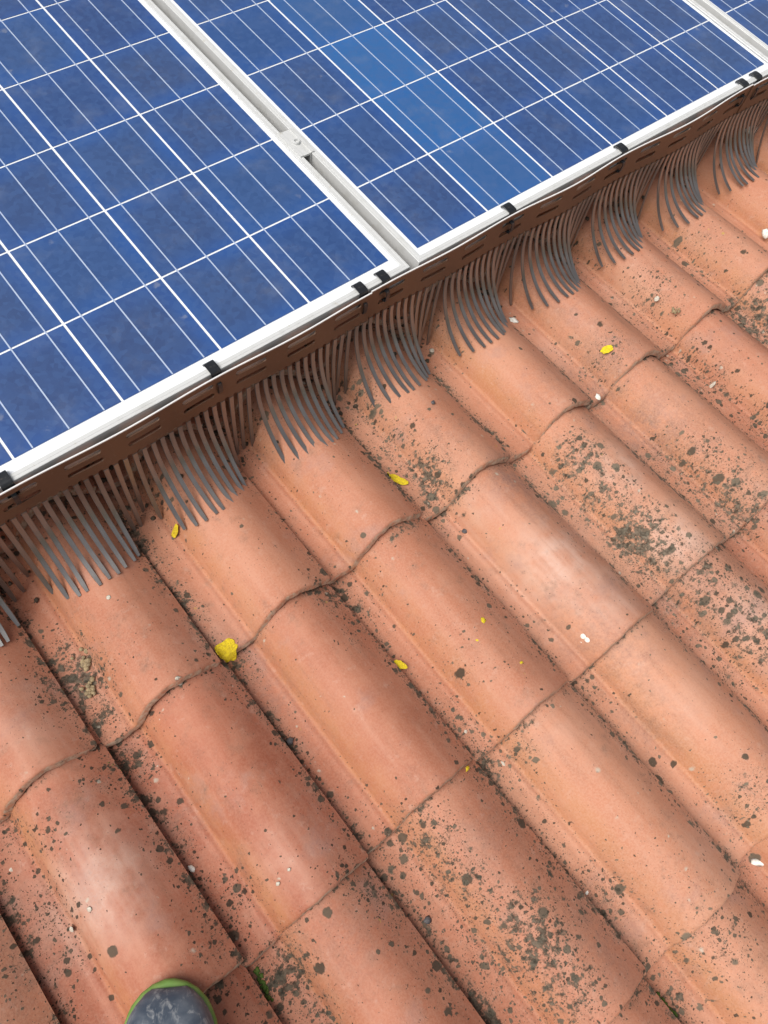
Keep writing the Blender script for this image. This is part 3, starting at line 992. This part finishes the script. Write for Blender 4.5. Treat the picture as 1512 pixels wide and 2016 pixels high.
for i in range(3):
    (xa, ya, ra), (xb, yb_, rb) = it[2 * i], it[2 * i + 1]
    bm = bmesh.new()
    for a in range(46):
        f = random.uniform(-.35, 1.35)
        q = lump(random.uniform(.0014, .0034), 1.1, 300 + a, 1, .3)
        px, py = xa + (xb - xa) * f + random.gauss(0, .0016), ya + (yb_ - ya) * f + random.gauss(0, .002)
        for v in q.verts:
            v.co += Vector((px - xa, py - ya, surf_z(px, py) - surf_z(xa, ya) + .0012))
        me = bpy.data.meshes.new('t')
        q.to_mesh(me)
        q.free()
        bm.from_mesh(me)
        bpy.data.meshes.remove(me)
    o = mesh_obj('moss', bm, M_MOSS)
    seat(o, (xa, ya, surf_z(xa, ya)))
    tag(o, ('thin strip of green moss in the tile joint at the left edge', 'thin strip of green moss in the tile joint right of the shoe',
            'thin strip of green moss in the tile joint at the bottom right')[i], 'moss', 'green moss in the tile joints')
# dark bits washed down under the comb and into the joints
bm = bmesh.new()
for a in range(520):
    x = random.uniform(-1.0, 1.3)
    i = math.floor((x - TX0) / TW)
    if random.random() < .75:
        x = TX0 + TW * i + random.uniform(.0, .05)
    y = random.uniform(-.085, .16)
    if random.random() < .12:
        x, y = TX0 + TW * random.randint(0, 8) + random.uniform(0, .01), random.uniform(-1.1, -.1)
    r = random.uniform(.0012, .0052) * (1 if y > -.09 else .4)
    q = lump(r, .6, 400 + a % 40, 1, .35)
    for v in q.verts:
        v.co += Vector((x, y, surf_z(x, y) + r * .3))
    me = bpy.data.meshes.new('t')
    q.to_mesh(me)
    q.free()
    bm.from_mesh(me)
    bpy.data.meshes.remove(me)
o = mesh_obj('roof_debris', bm, M_DIRT)
seat(o)
o['kind'] = 'stuff'
o['label'] = 'dark crumbs of dirt caught under the combs'

# ------------------------------------------------------------------ the shoe
M_SOLE = noisy('green_rubber', (.13, .24, .045), (.18, .28, .07), 60, .55)
def shoe_material():
    mt = new_mat('scuffed_leather', (.06, .075, .10), .5)
    k = NB(mt)
    o = k.n('ShaderNodeTexCoord').outputs['Object']
    n1 = k.noise(o, 26, 5, .6)
    n2 = k.noise(k.vmath('MULTIPLY', o, (1.0, .22, 1.0)), 120, 4, .65, .6)
    c = k.mix(k.step(n1, .35, .68), (.052, .070, .100), (.14, .16, .19))
    c = k.mix(k.mul(k.step(n2, .50, .74), .8), c, (.36, .37, .38))
    k.put(k.b.inputs['Base Color'], c)
    k.put(k.b.inputs['Roughness'], k.step(n1, .3, .7, .42, .62))
    bp = k.n('ShaderNodeBump')
    bp.inputs['Distance'].default_value = .0008
    bp.inputs['Strength'].default_value = .5
    k.put(bp.inputs['Height'], k.add(n1, k.mul(n2, .4)))
    k.put(k.b.inputs['Normal'], bp.outputs[0])
    return mt
M_SHOE = shoe_material()
SH = thing('shoe', 'toe of a scuffed grey work shoe with a lime green sole at the bottom edge', 'shoe', (-.8165, -.6225, -.1535), None, math.radians(-34.8))
ST = [0, .004, .012, .025, .045, .07, .10, .14, .18, .22, .26, .285, .297, .302]
SWD = [.004, .018, .031, .043, .0515, .0545, .054, .047, .041, .0395, .038, .031, .020, .004]
def sole_w(s):
    return float(np.interp(s, ST, SWD))
def outline(grow, z, n=40):
    pts = []
    ss = [0.302 * (1 - math.cos(math.pi * a / (n - 1))) / 2 for a in range(n)]
    for s in ss:
        pts.append((sole_w(s) + grow + .004 * math.sin(s * 11), -s + grow * math.cos(math.pi * s / .302), z))
    for s in reversed(ss):
        pts.append((-(sole_w(s) + grow) + .004 * math.sin(s * 11), -s + grow * math.cos(math.pi * s / .302), z))
    return pts
bm = bmesh.new()
add_loft(bm, [outline(-.004, .0), outline(.0, .004), outline(.001, .014), outline(.0, .019), outline(-.003, .021)])
fix(bm)
o = mesh_obj('sole', bm, M_SOLE, SH)
auto_smooth(o, 50)
def upper_rings(ss, grow, zb, cut=None):
    hs = [.0, .006, .014, .022, .030, .039, .047, .056, .066, .092, .118, .120, .108, .06]
    xs_ = [0, .0075, .012, .02, .032, .05, .07, .095, .12, .17, .22, .27, .293, .299]
    rings = []
    for s in ss:
        w = max(.002, sole_w(s) - .0045 * (1 - min(1, s / .05) * .72)) + grow
        hgt = float(np.interp(s, xs_, hs)) + grow
        ring = []
        for a in range(25):
            t = math.pi * a / 24
            c, s_ = math.cos(t), math.sin(t)
            ring.append((w * math.copysign(abs(c) ** .72, c) + .004 * math.sin(s * 11), -s, zb + hgt * abs(s_) ** .62))
        rings.append(ring)
    return rings
bm = bmesh.new()
add_loft(bm, upper_rings([.0075, .009, .012, .016, .022, .03, .04, .052, .066, .082, .10, .12, .145, .17, .195, .22, .245, .27, .285, .294], 0, .019))
fix(bm)
o = mesh_obj('upper', bm, M_SHOE, SH)
auto_smooth(o, 60)
bm = bmesh.new()
add_loft(bm, upper_rings([.079, .0795, .0805, .082, .0835, .0845, .085], .0011, .019))
fix(bm)
mesh_obj('toe_cap_seam', bm, M_SHOE, SH)
M_SOCK = noisy('dark_cloth', (.03, .033, .04), (.05, .055, .065), 200, .95)
bm = bmesh.new()
rg = []
for z, g in ((.10, .0), (.128, .002), (.150, .004), (.154, .002), (.152, -.004), (.12, -.007)):
    rg.append([((.036 + g) * math.cos(2 * math.pi * a / 24) + .001, -.228 + (.052 + g) * math.sin(2 * math.pi * a / 24), z) for a in range(24)])
add_loft(bm, rg, cap=False)
bm.faces.new([v for v in bm.verts][-24:])
fix(bm)
o = mesh_obj('collar', bm, M_SOCK, SH)
auto_smooth(o, 60)
for q in range(5):
    y = -.105 - q * .021
    zc = .019 + float(np.interp(-y, [0.07, .095, .12, .17, .22], [.047, .056, .066, .092, .118]))
    bm = bmesh.new()
    rings = []
    for a in range(13):
        x = -.024 + .048 * a / 12
        yy = y + .004 * math.sin(a * .5)
        zz = zc + .0016 - .011 * (x / .026) ** 2
        rings.append([(x, yy - .0022, zz), (x, yy, zz + .0020), (x, yy + .0022, zz), (x, yy, zz - .0012)])
    add_loft(bm, rings)
    fix(bm)
    mesh_obj('lace', bm, M_SOCK, SH)
